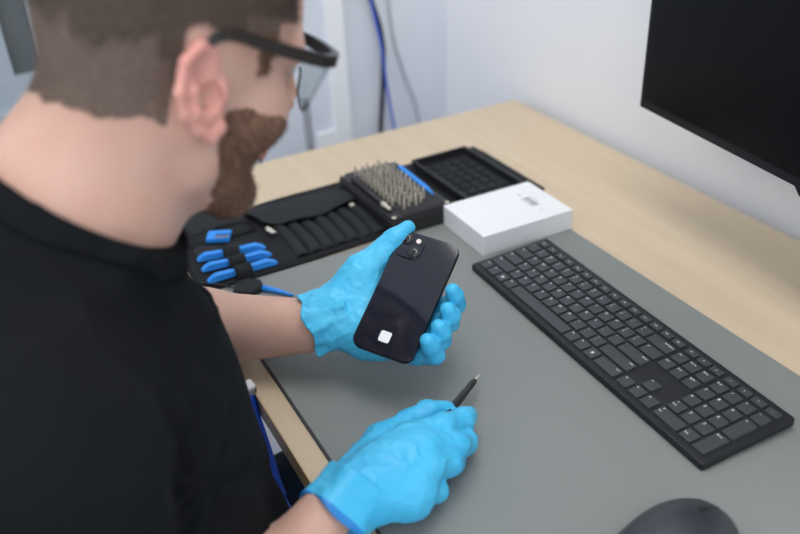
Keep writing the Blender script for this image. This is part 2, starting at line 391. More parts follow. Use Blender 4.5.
krow(2*U, 0, [('Caps', 1.75)]+list('ASDFGHJKL')+[':\n;', '"\n\'', ('Enter', 2.25), 3.24, '4', '5', '6'])
krow(3*U, 0, [('Tab', 1.5)]+list('QWERTYUIOP')+['{\n[', '}\n]', ('|\\', 1.5), .12, 'Del', 'End', 'PgDn', .12, '7', '8', '9'])
krow(4*U, 0, ['~\n`', '!\n1', '@\n2', '#\n3', '$\n4', '%\n5', '^\n6', '&\n7', '*\n8', '(\n9', ')\n0', '_\n-', '+\n=', ('Backspace', 2), .12, 'Ins', 'Home', 'PgUp', .12, 'Num', '/', '*', '-'])
krow(5*U+.0015, 0, ['Esc']+['F%d' % i for i in range(1, 13)]+[('Prt', 1), ('Scr', 1), .12, 'Ps', 'II', 'o', .12, 'c', 'x', '+', '-'], d=.0130)
keys.append((X0+(g2+3.5)*U, Y0+U, U, 2*U, 'Enter')); keys.append((X0+(g2+3.5)*U, Y0+3*U, U, 2*U, '+'))
def keymesh(mb, cx, cy, w_, d, s, ox=0, oy=0):
    g = .0031
    mb.rbox(cx-ox, cy-oy, 0, .0026, w_-g, d-g, .0014, 'key', bev=.00035, n=2, taper=.0003)
    z = .00266; x = cx-ox; y = cy-oy
    def put(t, size, tx, ty):
        v, f = textmesh(t, size); mb.add([(tx+a, ty+b_, z) for a, b_, _ in v], f, 'legend')
    L = x-w_/2+.005; T = y+d/2-.0048
    if s == 'win':
        for a in (0, 1):
            for c in (0, 1): mb.slab([(x-.0019+a*.002, y-.0014+c*.002), (x-.0002+a*.002, y-.0014+c*.002), (x-.0002+a*.002, y+.0003+c*.002), (x-.0019+a*.002, y+.0003+c*.002)], z-.0001, z, 'legend')
    elif s == 'menu':
        for k in range(4): mb.slab([(x-.0018, y-.0015+k*.0011), (x+.0018, y-.0015+k*.0011), (x+.0018, y-.0009+k*.0011), (x-.0018, y-.0009+k*.0011)], z-.0001, z, 'legend')
    elif s.strip():
        if d < .014: put(s, .0036, x-.001, y+.0005)
        elif '\n' in s:
            a, c = s.split('\n'); put(a, .0040, L, T+.0004); put(c, .0036 if len(c) > 1 else .0040, L, T-.0048)
        elif len(s) == 1: put(s, .0054, L, T)
        elif w_ > 1.9*U and s in ('Ctrl', 'Shift', 'Enter', 'Backspace') and cx > .12: put(s, .0034, x+w_/2-.0055-.0005*len(s), T)
        else: put(s, .0034 if len(s) > 2 else .0038, L+.0008*max(len(s)-2, 0), T)
rank = sorted(range(len(keys)), key=lambda i: -(keys[i][2]*keys[i][3]) + (.0002 if keys[i][3] < .014 and keys[i][0] > .33 else 0))
solo = set(rank[:98])
for i in sorted(solo):
    cx, cy, w_, d, s = keys[i]; b = MB(); keymesh(b, cx, cy, w_, d, s, cx, cy); b.build('key', kb, (cx, cy, KZ-.0002))
b = MB()
for i in rank[98:]: keymesh(b, *keys[i])
o = b.build('small_keys', kb, (0, 0, KZ-.0002)); o['kind'] = 'stuff'

# ================================================================== MOUSE
ms = thing('computer_mouse', 'black wireless mouse on the grey mat nearest the camera', 'mouse', (1.006, -.549, MT), (0, 0, math.radians(4)))
def mousef(P):
    d = ell(P, (0, -.004, .0), (.033, .058, .036)); d = smin(d, ell(P, (0, .02, -.002), (.030, .036, .028)), .02)
    d = smax(d, -P[:, 2], .002)
    groove = np.maximum(np.abs(P[:, 0])-.0007, np.abs(P[:, 1]-.045)-.022); return smax(d, -np.maximum(groove, -(P[:, 2]-.012)), .001)
ms.scale = (1.26, 1.26, 1.42)
sdfmesh('shell', mousef, ((-.045, -.075, -.006), (.045, .072, .044)), .0016, mats=('mouse',), parent=ms)
b = MB(); b.lathe([(.0005, -.004), (.0095, -.0035), (.011, 0), (.0095, .0035), (.0005, .004)], 'mouse2', n=24); w_ = b.build('scroll_wheel', ms, (0, .026, .0235), (0, math.radians(90), 0))

# ================================================================== WHITE BOX
bx = thing('cardboard_box', 'small flat white box between the bit case and the keyboard', 'box', (.4335, -.318, MT))
ang = math.radians(-1.2); bx.rotation_euler.z = ang
b = MB(); b.rbox(0, 0, 0, .0315, .112, .152, .0012, 'card', bev=.0005, n=2); b.build('carton', bx)
b = MB(); zz = .03162; random.seed(9)
lx, ly = .004, .046
def bar(x0, x1, y0, y1, m='print'): b.slab([(x0, y0), (x1, y0), (x1, y1), (x0, y1)], zz-.0002, zz, m)
yb = .036
for k in range(16):
    wd = random.choice((.0005, .0009, .0013)); bar(-.012+k*.0018, -.012+k*.0018+wd, .036, .0455)
for k in range(9): bar(-.012+k*.0032, -.0098+k*.0032, .0325, .0340)
for k in range(7): bar(-.010+k*.0028, -.0083+k*.0028, .0490, .0502)
bar(-.025, -.0215, .037, .039); bar(-.0245, -.022, .0355, .0365); bar(.030, .033, .0375, .0388)
b.build('printed_label', bx)

# ================================================================== TOOL ROLL
tr = thing('tool_roll', 'open black fabric tool roll with pockets lying at the desk end', 'tool roll', (.16, -.765, 0))
def rl(x, y, z=0): return (x-.16, y+.765, z)
b = MB()
b.grid(lambda u, v: (.205*u+.002*math.sin(v*9), .565*v, .0052+.0006*math.sin(v*23+u*5)+(-.0012 if 0 else 0)), 8, 60, .0028, 'blackfab2'); b.build('backing', tr)
b = MB(); b.grid(lambda u, v: (-.033+.085*u, .030+.092*v, .0125-.003*abs(2*v-1)+.002*math.sin(u*3)-.004*(1-u)**3), 8, 8, .004, 'blackfab'); b.build('side_flap', tr)
b = MB(); b.grid(lambda u, v: (.030+.055*u, .022+.10*v, .0085), 4, 4, .003, 'blackfab2'); b.build('inner_panel', tr)
# seven sewn pockets
b = MB(); ny = 7
for k in range(ny):
    ya_, yb_ = -.622+k*.0205, -.622+(k+1)*.0205
    fn = lambda u, v, ya_=ya_, yb_=yb_, k=k: (.095+.015*0+.098*u, (ya_+(yb_-ya_)*v)+.765+.004*math.sin(u*3), .0055+(.0095-.003*u)*math.sin(math.pi*min(max(v, 0), 1))**.6*(1-.25*u)+.0008*math.sin(k*2.1+u*7))
    mbk = MB(); mbk.grid(fn, 10, 8, .003, 'blackfab'); mbk.build('pocket', tr)
# big flap over the pocket tops
fo = [(.178, -.644), (.178, -.60), (.181, -.55), (.185, -.50), (.19, -.478)]; fi = [(.246, -.632), (.264, -.612), (.271, -.565), (.270, -.535), (.252, -.478)]
def flapf(u, v):
    t = v*4; i = min(int(t), 3); q = t-i
    a = [fo[i][j]*(1-q)+fo[i+1][j]*q for j in (0, 1)]; c = [fi[i][j]*(1-q)+fi[i+1][j]*q for j in (0, 1)]
    x, y = a[0]*(1-u)+c[0]*u, a[1]*(1-u)+c[1]*u
    return (x-.16, y+.765, .009+.010*math.sin(u*1.9)+.0015*math.sin(v*14+u*2)*u)
b = MB(); b.grid(flapf, 12, 32, .0018, 'blackfab'); b.build('top_flap', tr)
for (x, y) in ((.268, -.629), (.262, -.490)):
    b = MB(); b.lathe([(.005, 0), (.005, .001), (.003, .002), (.001, .0022)], 'steel', c=rl(x, y, .0135), n=14)
    if y < -.6: b.slab([rl(x-.012, y+.001)[:2], rl(x-.006, y-.004)[:2], rl(x+.012, y-.002)[:2], rl(x+.013, y+.006)[:2], rl(x+.004, y+.004)[:2]], .0135, .015, 'steel')
    b.build('snap_button', tr)
# elastic holding the pry tools
PRY = [(.286, -.746, .304, -.650), (.317, -.749, .328, -.650), (.351, -.751, .353, -.651)]
for x0, y0_, x1, y1_ in PRY:
    mx_, my_ = (x0+x1)/2-.16, (y0_+y1_)/2+.765; L_ = math.hypot(x1-x0, y1_-y0_); tx, ty = (x1-x0)/L_, (y1_-y0_)/L_
    b = MB(); b.grid(lambda u, v: (mx_+ty*(u-.5)*.026+tx*(v-.5)*.024, my_-tx*(u-.5)*.026+ty*(v-.5)*.024, .007+.0125*math.sin(math.pi*min(max(u, 0), 1))**.45), 10, 3, .0012, 'blackfab2'); b.build('elastic_loop', tr)
b = MB(); b.grid(lambda u, v: (.366-.16-.002*math.sin(v*5), .0, .0) if 0 else (.185-.16+.182*u, .530+.036*v, .006+.012*math.exp(-((v-.25)/.22)**2)), 10, 10, .004, 'blackfab'); b.build('end_flap', tr)
b = MB()
b.slab([rl(.236, -.738)[:2], rl(.262, -.700)[:2], rl(.285, -.712)[:2], rl(.272, -.745)[:2]], .0055, .0075, 'blackfab')
b.slab([rl(.258, -.697)[:2], rl(.268, -.668)[:2], rl(.292, -.664)[:2], rl(.284, -.702)[:2]], .0055, .0075, 'blackfab')
b.build('webbing_tab', tr)

# blue pry tools
def pry(x0, y0, x1, y1, lab):
    L = math.hypot(x1-x0, y1-y0); t = thing('pry_tool', lab, 'pry tool', (x0, y0, .0085), (0, 0, math.atan2(y1-y0, x1-x0)), 'blue pry tools in the tool roll')
    b = MB()
    def sec(u, hw, z0, z1): return [(u, -hw, z0), (u, hw, z0), (u, hw*.75, z1), (u, -hw*.75, z1)]
    b.loft([sec(0, .004, 0, .0015), sec(.004, .0058, 0, .0045), sec(.012, .0062, 0, .0085), sec(L*.40, .0054, .0, .0075), sec(L*.43, .0045, .0, .0065)], 'blue', smooth=False)
    b.loft([sec(L*.57, .0045, .0, .0065), sec(L*.60, .0054, 0, .0075), sec(L-.014, .0062, 0, .0085), sec(L-.004, .0058, 0, .004), sec(L, .004, 0, .001)], 'blue')
    b.build('tip', t)
    MB().slab([(L*.42, -.0040), (L*.58, -.0040), (L*.58, .0040), (L*.42, .0040)], .0002, .0070, 'blackplas').build('middle', t)
pry(*PRY[0], 'blue pry tool in the elastic, farthest from the bent arm')
pry(*PRY[1], 'blue pry tool in the elastic, middle of the three')
pry(*PRY[2], 'blue pry tool in the elastic, nearest the bent arm')
# suction handle
sh = thing('blue_tool_clamp', 'short blue U-shaped tool lying above the three pry tools', 'tool', (.222, -.708, .009), (0, 0, math.radians(63)))
b = MB(); b.slab([(0, 0), (.034, 0), (.034, -.010), (.013, -.010), (.013, -.015), (.034, -.015), (.034, -.026), (.0, -.026)], 0, .006, 'blue'); b.build('handle', sh)
b = MB(); b.slab([(.013, -.0165), (.033, -.0165), (.033, -.0235), (.013, -.0235)], .006, .0066, 'metalgrey'); b.build('blade', sh)
# wrist strap clip
ws = thing('wrist_strap_clip', 'black clip with looped black lead and blue plug beside the forearm', 'strap clip', (0, 0, 0))
b = MB(); P6 = [(.377, -.722), (.374, -.700), (.386, -.688), (.405, -.690), (.411, -.712), (.398, -.731)]
b.loft([[(x, y, .003) for x, y in P6], [(x, y, .010) for x, y in P6], [(.3935+(x-.3935)*.8, -.708+(y+.708)*.8, .0125) for x, y in P6]], 'blackfab'); b.build('clip_body', ws)
b = MB(); b.tube([(.400, -.694, .0065), (.420, -.677, .0065), (.440, -.663, .0055)], [.0048, .0036, .0018], 'blue'); b.build('plug', ws)
b = MB(); b.tube(spline([(.386, -.722, .007), (.366, -.735, .006), (.350, -.757, .009), (.352, -.772, .006), (.372, -.768, .003), (.392, -.752, .004), (.397, -.732, .006)]), .0014, 'cableblack'); b.build('lead', ws)

# ================================================================== BIT CASE
CX, CY, CW, CDp, CH = .2825, -.4275, .186, .103, .027
bc = thing('bit_case', 'open black bit case standing on the roll, full of silver bits', 'bit case', (CX, CY, .0062))
b = MB(); b.rbox(0, 0, 0, CH-.005, CW, CDp, .006, 'blackplas', bev=.001); b.rbox(0, 0, CH-.006, CH, CW-.003, CDp-.003, .005, 'blackplas', bev=.0008); b.build('case_body', bc)
b = MB(); b.rbox(.006, .006, CH-.001, CH+.0008, CW-.022, CDp-.030, .003, 'foam'); b.build('foam_insert', bc)
b = MB(); b.rbox(0.004, -.041, CH-.001, CH+.0007, .130, .012, .003, 'blackfab2'); b.build('driver_slot', bc)
for sx in (-1, 1):
    for sy in (-1, 1):
        b = MB(); b.lathe([(.0035, 0), (.0035, .001), (.002, .0018)], 'steel', c=(sx*.087, sy*.045, CH-.0002), n=12); b.build('corner_magnet', bc)
TOP = .0062+CH
dr = thing('screwdriver', 'slim dark driver handle with silver end in the bit case slot', 'screwdriver', (.222, CY-.041, TOP+.0045), (0, math.radians(90), 0))
b = MB(); b.lathe([(.003, 0), (.0038, .003), (.0038, .105)], 'blackplas', n=14); b.build('grip', dr)
b = MB(); b.lathe([(.0042, .105), (.0042, .112), (.003, .114), (.003, .126), (.0022, .128)], 'steel', n=14); b.build('metal_end', dr)
sp = MB(); sp.loft([[(0, -.0035, 0), (0, .0035, 0), (0, .0035, .003), (0, -.0035, .003)], [(.09, -.0035, 0), (.09, .0035, 0), (.09, .0035, .003), (.09, -.0035, .003)], [(.116, -.0008, 0), (.116, .0008, 0), (.116, .0008, .001), (.116, -.0008, .001)]], 'blue')
tag(sp.build('spudger', None, (.222, CY+.0445, TOP+.0012), (0, 0, math.radians(-2))), 'long pointed blue spudger lying behind the bits in the case', 'spudger')
b = MB(); b.lathe([(.0023, 0), (.0023, .0085), (.0022, .009), (.0017, .0105), (.0016, .0145), (.0006, .0175)], 'steel', n=6, smooth=False); bitme = b.mesh('bit_a')
b = MB(); b.lathe([(.0023, 0), (.0023, .011), (.0019, .012), (.0019, .0175), (.0010, .0185)], 'steel', n=6, smooth=False); bitme2 = b.mesh('bit_b')
random.seed(2)
for i in range(11):
    for j in range(6):
        x = .212+i*.0137+(.004 if j % 2 else 0); y = -.4565+j*.0102
        if i == 10 and j in (0, 5): continue
        o = link('driver_bit', bitme if random.random() < .55 else bitme2, None, (x, y, TOP+.0008), (random.uniform(-.05, .05), random.uniform(-.05, .05), random.random()))
        tag(o, 'small silver screwdriver bit standing in the open black bit case', 'driver bit', 'silver bits standing in the bit case')

# lid / sorting tray
ld = thing('sorting_tray', 'empty black tray lid with a grid of square cells', 'tray', (.2785, -.2865, .0062))
LW, LD, LH = .19, .107, .016
b = MB(); b.rbox(0, 0, 0, .003, LW, LD, .006, 'blackplas')
for (x, y, w_, d_) in ((0, -LD/2+.002, LW, .004), (0, LD/2-.002, LW, .004), (-LW/2+.002, 0, .004, LD), (LW/2-.002, 0, .004, LD)): b.rbox(x, y, .003, LH, w_, d_, .0015, 'blackplas', bev=.0004)
b.build('tray_shell', ld)
b = MB()
for i in range(7):
    for j in range(5): b.rbox(-.066+i*.0215, -.038+j*.0185, .003, .0055, .0185, .0155, .002, 'blackfab', bev=.0008)
b.build('cell_grid', ld)

# ================================================================== PHONE
PC = Vector((.6565, -.6070, .1081)); PM = Matrix(((.7967, -.4515, .4016), (.5911, .7207, -.3623), (-.1259, .5260, .8411)))
ph = thing('smartphone', 'dark blue-black smartphone held back-up in the gloved hand', 'phone', PC)
ph.rotation_euler = PM.to_euler()
b = MB(); b.rbox(0, 0, -.0073, -.0006, .0715, .1467, .0115, 'phoneframe', bev=.0012, n=8, smooth=True); b.build('frame', ph)
b = MB(); b.rbox(0, 0, -.0008, 0, .0703, .1455, .0109, 'phone', bev=.0003, n=8); b.build('back_glass', ph)
cb = MB(); cb.rbox(-.0185, .0555, -.0002, .0017, .0300, .0310, .0085, 'phone', bev=.0006, n=6); cb = cb.build('camera_bump', ph)
for (x, y) in ((-.0255, .0625), (-.0115, .0485)):
    b = MB(); b.lathe([(.0072, .0012), (.0072, .0030), (.0066, .0035), (.0058, .0033)], 'lensring', c=(x, y, 0), n=28); o = b.build('camera_lens', cb)
    b = MB(); b.lathe([(.0056, .0025), (.0056, .0034), (.003, .0035)], 'lens', c=(x, y, 0), n=24); b.build('lens_glass', cb)
b = MB(); b.lathe([(.0030, .0012), (.0030, .0021), (.002, .0022)], 'flash', c=(-.0115, .0630, 0), n=18); b.build('flash', cb)
b = MB(); b.rbox(-.002, -.0535, 0, .0003, .0125, .0125, .002, 'sticker', n=3); b.build('label_sticker', ph)

# ================================================================== SCREWDRIVER (right hand)
T0 = Vector((.7225, -.5555, .020)); dv = Vector((.040, -.0535, .0135)).normalized()
sd = thing('precision_screwdriver', 'black precision screwdriver with a fine silver tip held in gloved fingers', 'screwdriver', T0)
sd.rotation_euler = dv.to_track_quat('Z', 'Y').to_euler()
b = MB(); b.lathe([(.0006, 0), (.0012, .003), (.0014, .016)], 'steel', n=10); b.build('tip', sd)
b = MB(); b.lathe([(.0026, .015), (.0034, .018), (.0038, .030), (.0034, .038), (.0042, .048), (.0042, .105), (.003, .108)], 'blackplas', n=16); b.build('grip', sd)

# ================================================================== PERSON
pe = thing('person', 'person in a black t-shirt, safety glasses and blue gloves seated at the desk', 'person', (.70, -1.0, FLOOR))
PEL = Vector(pe.location)
HS = 1.02; HC = np.array([.6965, -.8265, .420]); F = np.array([-.1621, .9194, -.3584]); Lf = np.array([-.9867, -.1549, .0489]); Up = np.cross(F, Lf)
F /= np.linalg.norm(F); Lf -= F*(F@Lf); Lf /= np.linalg.norm(Lf); Up = np.cross(F, Lf)
HR = A(np.stack([F, Lf, Up], 1)); HCf = A(HC)
def toH(P): return (P-HCf)@HR/HS
def hw(x, y, z): return tuple(float(t) for t in (HC+HS*HR@np.array([x, y, z])))
def headf(h):
    d = ell(h, (.004, 0, .045), (.098, .077, .083))
    d = smin(d, ell(h, (-.012, 0, .004), (.064, .067, .064)), .03)
    d = smin(d, ell(h, (.040, 0, -.030), (.052, .057, .072)), .03)
    for s in (1, -1):
        d = smin(d, chain(h, [(.0, s*.056, -.035), (.012, s*.052, -.062), (.070, s*.016, -.098)], [.018, .019, .018], .01), .025)
        d = smin(d, ell(h, (.060, s*.041, -.020), (.029, .026, .030)), .015)
        d = smin(d, cap(h, (.090, s*.012, .036), (.078, s*.050, .032), .011, .009), .012)
    d = smin(d, ell(h, (.080, 0, -.100), (.020, .022, .015)), .015)
    d = smin(d, cap(h, (.092, 0, .030), (.113, 0, -.012), .008, .0105), .012)
    for s in (1, -1):
        d = smin(d, ell(h, (.104, s*.013, -.018), (.011, .008, .008)), .006)
        d = smax(d, -(np.linalg.norm(h-A((.104, s*.032, .018)), axis=1)-.0155), .012)
        d = smin(d, np.linalg.norm(h-A((.079, s*.032, .018)), axis=1)-.0135, .002)
        d = smin(d, cap(h, (.0945, s*.022, .025), (.088, s*.045, .023), .0035, .003), .004)
    d = smin(d, cap(h, (.096, -.014, -.052), (.096, .014, -.052), .0055, .0055), .008)
    d = smin(d, cap(h, (.094, -.012, -.063), (.094, .012, -.063), .006, .006), .008)
    d = smax(d, -cap(h, (.105, -.018, -.0575), (.105, .018, -.0575), .002, .002), .002)
    for s in (1, -1): d = smin(d, earf(h, s), .005)
    return d
def earf(h, s):
    q = (h-A((-.002, s*.073, -.003)))*A((1, s, 1))
    a = math.radians(29); x = q[:, 0]*math.cos(a)+q[:, 2]*math.sin(a); z = -q[:, 0]*math.sin(a)+q[:, 2]*math.cos(a)
    y = q[:, 1]+.42*x-.004      # rear edge stands off the skull
    e = np.stack([x/1.12, y/1.1, z/1.0], 1)
    plate = ell(e, (-.002, .002, .004), (.019, .0042, .030))
    rim = chain(e, [(.010, .002, .008), (.014, .004, .024), (.004, .007, .034), (-.010, .008, .031), (-.020, .008, .016), (-.021, .007, .0), (-.015, .006, -.016), (-.006, .004, -.028), (.003, .002, -.028)], [.0030, .0033, .0035, .0036, .0036, .0035, .0035, .0048, .0052], .003)
    anti = chain(e, [(-.002, .005, .022), (-.010, .007, .010), (-.012, .007, -.004), (-.005, .006, -.014)], [.0025, .0032, .0034, .003], .003)
    trag = ell(e, (.012, .005, -.004), (.005, .0045, .008))
    d = smin(smin(plate, rim, .004), anti, .004); d = smin(d, trag, .004)
    d = smax(d, -ell(e, (.001, .006, -.003), (.0095, .009, .0105)), .004)
    d = smax(d, -ell(e, (.000, .008, .016), (.007, .006, .009)), .004)
    return d*1.08
NB = np.array([.722, -.955, .290])   # neck base
SHR = (.905, -1.0, .245); ELR = (.925, -1.0, -.030); WRR = (.842, -.795, .046)
SHL = (.535, -.975, .235); ELL_ = (.425, -.905, .030); WRL = (.588, -.701, .060)
def bodyf(P, grow=0.0, arms=True):
    d = ell(P, (.722, -.962, .12), (.170, .138, .19)); d = smin(d, ell(P, (.72, -.947, -.07), (.172, .146, .18)), .05)
    d = smin(d, ell(P, (.70, -1.0, -.20), (.18, .15, .12)), .06)
    d = smin(d, cap(P, SHL, SHR, .060, .062), .06); d = smin(d, cap(P, (.72, -1.03, .22), (.72, -1.04, .0), .10, .10), .06)
    return d
def armf(P):
    d = chain(P, [SHR, ELR], [.060, .047], .02); d = smin(d, chain(P, [ELR, ((ELR[0]*2+WRR[0])/3, (ELR[1]*2+WRR[1])/3, (ELR[2]*2+WRR[2])/3), WRR], [.045, .042, .0255], .02), .02)
    e = chain(P, [SHL, (.43, -.955, .08), ELL_], [.058, .052, .045], .02); e = smin(e, chain(P, [ELL_, ((ELL_[0]+WRL[0])/2, (ELL_[1]+WRL[1])/2, (ELL_[2]+WRL[2])/2), WRL], [.047, .045, .031], .02), .02)
    return np.minimum(d, e)
def neckf(P):
    a = hw(-.014, 0, -.022); b_ = NB
    d = cap(P, a, b_, .056, .073)
    d = smin(d, cap(P, hw(-.016, 0, -.034), (.725, -.995, .268), .044, .064), .03)
    d = smin(d, cap(P, hw(.020, 0, -.080), (.722, -.905, .318), .038, .058), .03)
    for s in (1, -1): d = smin(d, cap(P, hw(-.02, s*.045, -.03), (.72-s*.02, -.895, .25), .018, .016), .02)
    d = smin(d, cap(P, (.72, -1.0, .27), SHR, .05, .05), .05); d = smin(d, cap(P, (.72, -1.0, .27), SHL, .05, .05), .05)
    return d
def legsf(P):
    d = None
    for s, kx in ((1, .86), (-1, .56)):
        e = chain(P, [(.70+s*.09, -.99, -.235), (kx, -.60, -.215), (kx, -.62, -.62)], [.085, .062, .048], .03)
        d = e if d is None else np.minimum(d, e)
    return d
def bodyall(P):
    d = smin(bodyf(P), armf(P), .03); d = smin(d, neckf(P), .035)
    n = P[:, 2] > .22; out = d
    if n.any():
        hd_ = headf(toH(P[n]))*HS; o2 = d[n]; out = d.copy(); out[n] = smin(o2, hd_, .018)
    e = legsf(P)+.012; return smin(out, e, .03)
def hairmask(h):
    """1 = cropped hair, 2 = faded side, 3 = beard, 0 = skin"""
    x, y, z = h[:, 0], h[:, 1], h[:, 2]; ay = np.abs(y)
    n = .004*wav(h.astype(np.float32), 160, 1)
    out = np.zeros(len(h), int)
    line = np.where(x < -.022, -.052+.0*x, np.where(x < .020, .040-.0*x, .036))      # lower hairline: nape, over the ear
    line = np.where(x < -.022, np.clip(-.028+(x+.022)*.12, -.04, 0), line)
    top = (z+n > line) & (x+n < .074-.10*np.clip(z-.07, -1, 0)*0) & ~((x > .052) & (z < .052+.0*ay))
    fade = top & (z + n*2.5 < .022) | top & (x > .02) & (z < .055)
    out[top] = 1; out[fade] = 2
    side = (ay > .040) & (x+n*1.5 > .036) & (x+n*1.5 < .054) & (z <= .045) & (z > -.03); out[side] = np.where(z[side] > .012, 3, 0)
    jaw = (z+n < -.012-.25*np.clip(np.abs(x-.045), 0, .1)) & (x > .022+n+np.clip(-.055-z, 0, .1)*.35)
    lipz = (x > .088) & (ay < .021) & (z > -.066) & (z < -.049)
    out[jaw & ~lipz] = 3; out[lipz] = 4
    ear2 = (ay > .045) & (x < .03) & (x > -.045) & (z > -.045) & (z < .05); i2 = np.nonzero(ear2)[0]
    if len(i2):
        hh = h[i2].astype(np.float32); k = np.minimum(earf(hh, 1), earf(hh, -1)) < .0015; out[i2[k]] = 5
    return out
MI = {0: 0, 1: 1, 2: 2, 3: 3, 4: 4, 5: 5}
def bclass(c):
    h = toH(c.astype(np.float32)); k = hairmask(h); k[(np.linalg.norm(h, axis=1) > .22) | (c[:, 2] < .2)] = 0; return k
body, bv, bq = sdfmesh('body', bodyall, ((.32, -1.18, -.72), (1.01, -.50, .60)), .0065, fine=((.595, .81, .0016), (-.955, -.69, .0016), (.29, .60, .0016)),
    mats=('skin', 'scalp', 'fade', 'beardskin', 'lip', 'ear'), classify=bclass)
body.parent = pe; body.location = -PEL
def under(name, mbo, par=None):
    mbo.parent = par or pe
    if par is None: mbo.location = -PEL
    return mbo
# eyes
for s in (1, -1):
    b = MB(); c = hw(.0815, s*.032, .018)
    pts = [(.0126*math.sin(math.pi*k/10), .0126*math.cos(math.pi*k/10)) for k in range(1, 10)]
    b.lathe(pts, 'eye', n=20); o = b.build('eyeball', pe); o.location = Vector(c)-PEL
    ir = MB(); ir.lathe([(.006, 0), (.0045, .0012), (.001, .0014)], 'iris', n=16); i_ = ir.build('iris', o); gd = Vector(HR@A((.9, 0, -.43))); i_.location = gd.normalized()*.0118; i_.rotation_euler = gd.to_track_quat('Z', 'Y').to_euler()
# hair and beard strands
vn = D.meshes['body'] if 'body' in D.meshes else body.data
cen = bv[bq].mean(1); e1 = bv[bq[:, 2]]-bv[bq[:, 0]]; e2 = bv[bq[:, 3]]-bv[bq[:, 1]]; nn = np.cross(e1, e2); ar = np.linalg.norm(nn, axis=1); nn /= np.maximum(ar, 1e-12)[:, None]
kk = bclass(cen); hn = toH(cen.astype(np.float32))
def strands(name, sel, n, ln, m, dirf, wd=.00022):
    idx = np.nonzero(sel)[0]; pr = ar[idx]/ar[idx].sum(); pick = rng.choice(idx, n, p=pr)
    q = bq[pick]; wts = rng.dirichlet((1, 1, 1, 1), n); P0 = (bv[q]*wts[:, :, None]).sum(1); N = nn[pick]
    T = dirf(hn[pick]); T = T@HR.T; T = T-N*(T*N).sum(1)[:, None]; T /= np.maximum(np.linalg.norm(T, axis=1), 1e-6)[:, None]
    T += rng.normal(0, .35, T.shape); l = ln*rng.uniform(.6, 1.2, n)[:, None]
    Pm = P0+(N*.75+T*.5)*l*.5; P1 = P0+(N*.85+T*1.0)*l*.8
    S = np.cross(T, N); S /= np.maximum(np.linalg.norm(S, axis=1), 1e-6)[:, None]
    V = np.stack([P0-S*wd, P0+S*wd, Pm+S*wd, Pm-S*wd, P1], 1).reshape(-1, 3); b0 = np.arange(n)*5
    fs = np.concatenate([np.stack([b0, b0+1, b0+2, b0+3], 1)]).tolist()+np.stack([b0+3, b0+2, b0+4], 1).tolist()
    me = D.meshes.new(name); me.from_pydata(V.tolist(), [], fs); me.materials.append(M[m]); o = link(name, me); o.parent = pe; o.location = -PEL; return o
back = lambda h: np.stack([-.4+0*h[:, 0], 0*h[:, 0], -1+0*h[:, 0]], 1)
strands('hair', (kk == 1), 42000, .007, 'hair', back)
strands('faded_hair', (kk == 2), 16000, .0035, 'fadehair', back, .0002)
strands('beard', (kk == 3), 9000, .0045, 'beard', lambda h: np.stack([.5+0*h[:, 0], 0*h[:, 0], -1+0*h[:, 0]], 1))

# t-shirt
CN = A((.0, .62, .78)); CN = CN/np.linalg.norm(CN)
def shirt_raw(P):
    d = bodyf(P)
    d = smin(d, cap(P, (.72, -1.0, .265), SHR, .068, .064), .04); d = smin(d, cap(P, (.72, -1.0, .265), SHL, .068, .062), .04)
    d = smin(d, cap(P, (.72, -.95, .20), (.722, -.945, .27), .10, .075), .04)
    d = smin(d, cap(P, (.722, -.99, .27), (.722, -1.0, .295), .07, .064), .04)
    d = smin(d, neckf(P)+.001, .03)
    sr = chain(P, [SHR, (SHR[0]*.35+ELR[0]*.65, SHR[1]*.35+ELR[1]*.65, SHR[2]*.35+ELR[2]*.65)], [.066, .064], .02)
    sl = chain(P, [SHL, (.44, -.945, .085)], [.062, .062], .02)
    d = smin(d, sr, .018); d = smin(d, sl, .02)
    fold = .0055*ridge(P*A((1, 1, .6)), 19, .4)+.0045*ridge(P*A((.7, 1, 1)), 31, 2.1)+.003*wav(P, 26, 1.3)
    d = d-.007-fold
    # creases running from the armpit across the chest
    ax = A((.86, -.92, .16)); q = P-ax; rr = np.linalg.norm(q, axis=1); an = np.arctan2(q[:, 2], -q[:, 0]+q[:, 1]*.6)
    d = d-.006*np.exp(-rr/.10)*np.cos(an*9+rr*14)*(rr > .015)
    return d
CO = A((.722, -.925, .350))
def shirtf(P):
    d = shirt_raw(P)
    pl = (P-CO)@CN-.35*np.abs(P[:, 0]-.69)*0
    cut = pl-.022*np.clip((np.abs(P[:, 0]-.722)-.075)/.05, 0, 4)*1.6
    d = smax(d, cut, .004)
    # sleeve ends
    for (a, b_, t) in ((SHR, ELR, .64), (SHL, ELL_, .55)):
        a, b_ = A(a), A(b_); dr_ = (b_-a)/np.linalg.norm(b_-a); o_ = a+(b_-a)*t
        near = np.linalg.norm(P-o_, axis=1) < .12
        hem = (P-o_)@dr_
        side = (P[:, 0] > .86) if a[0] > .7 else (P[:, 0] < .51)
        d = np.where(side & near, np.maximum(d, hem), d)
    return np.maximum(d, -(P[:, 2]+.22))
shirt, sv, sq = sdfmesh('t_shirt', shirtf, ((.36, -1.22, -.26), (1.03, -.76, .47)), .0042, mats=('shirt',)); shirt.parent = pe; shirt.location = -PEL
def collarf(P):
    d = shirt_raw(P); cut = (P-CO)@CN-.022*np.clip((np.abs(P[:, 0]-.722)-.075)/.05, 0, 4)*1.6
    nk = neckf(P)
    rad = np.sqrt(((P[:, 0]-.722)/1.0)**2+(P[:, 1]+.95)**2)
    return np.maximum(np.maximum(np.maximum(d-.0022, -(d+.003)), np.abs(cut+.008)-.010), rad-.14)
col, _, _ = sdfmesh('collar', collarf, ((.54, -1.15, .16), (.92, -.78, .46)), .0028, mats=('shirt',)); col.parent = shirt
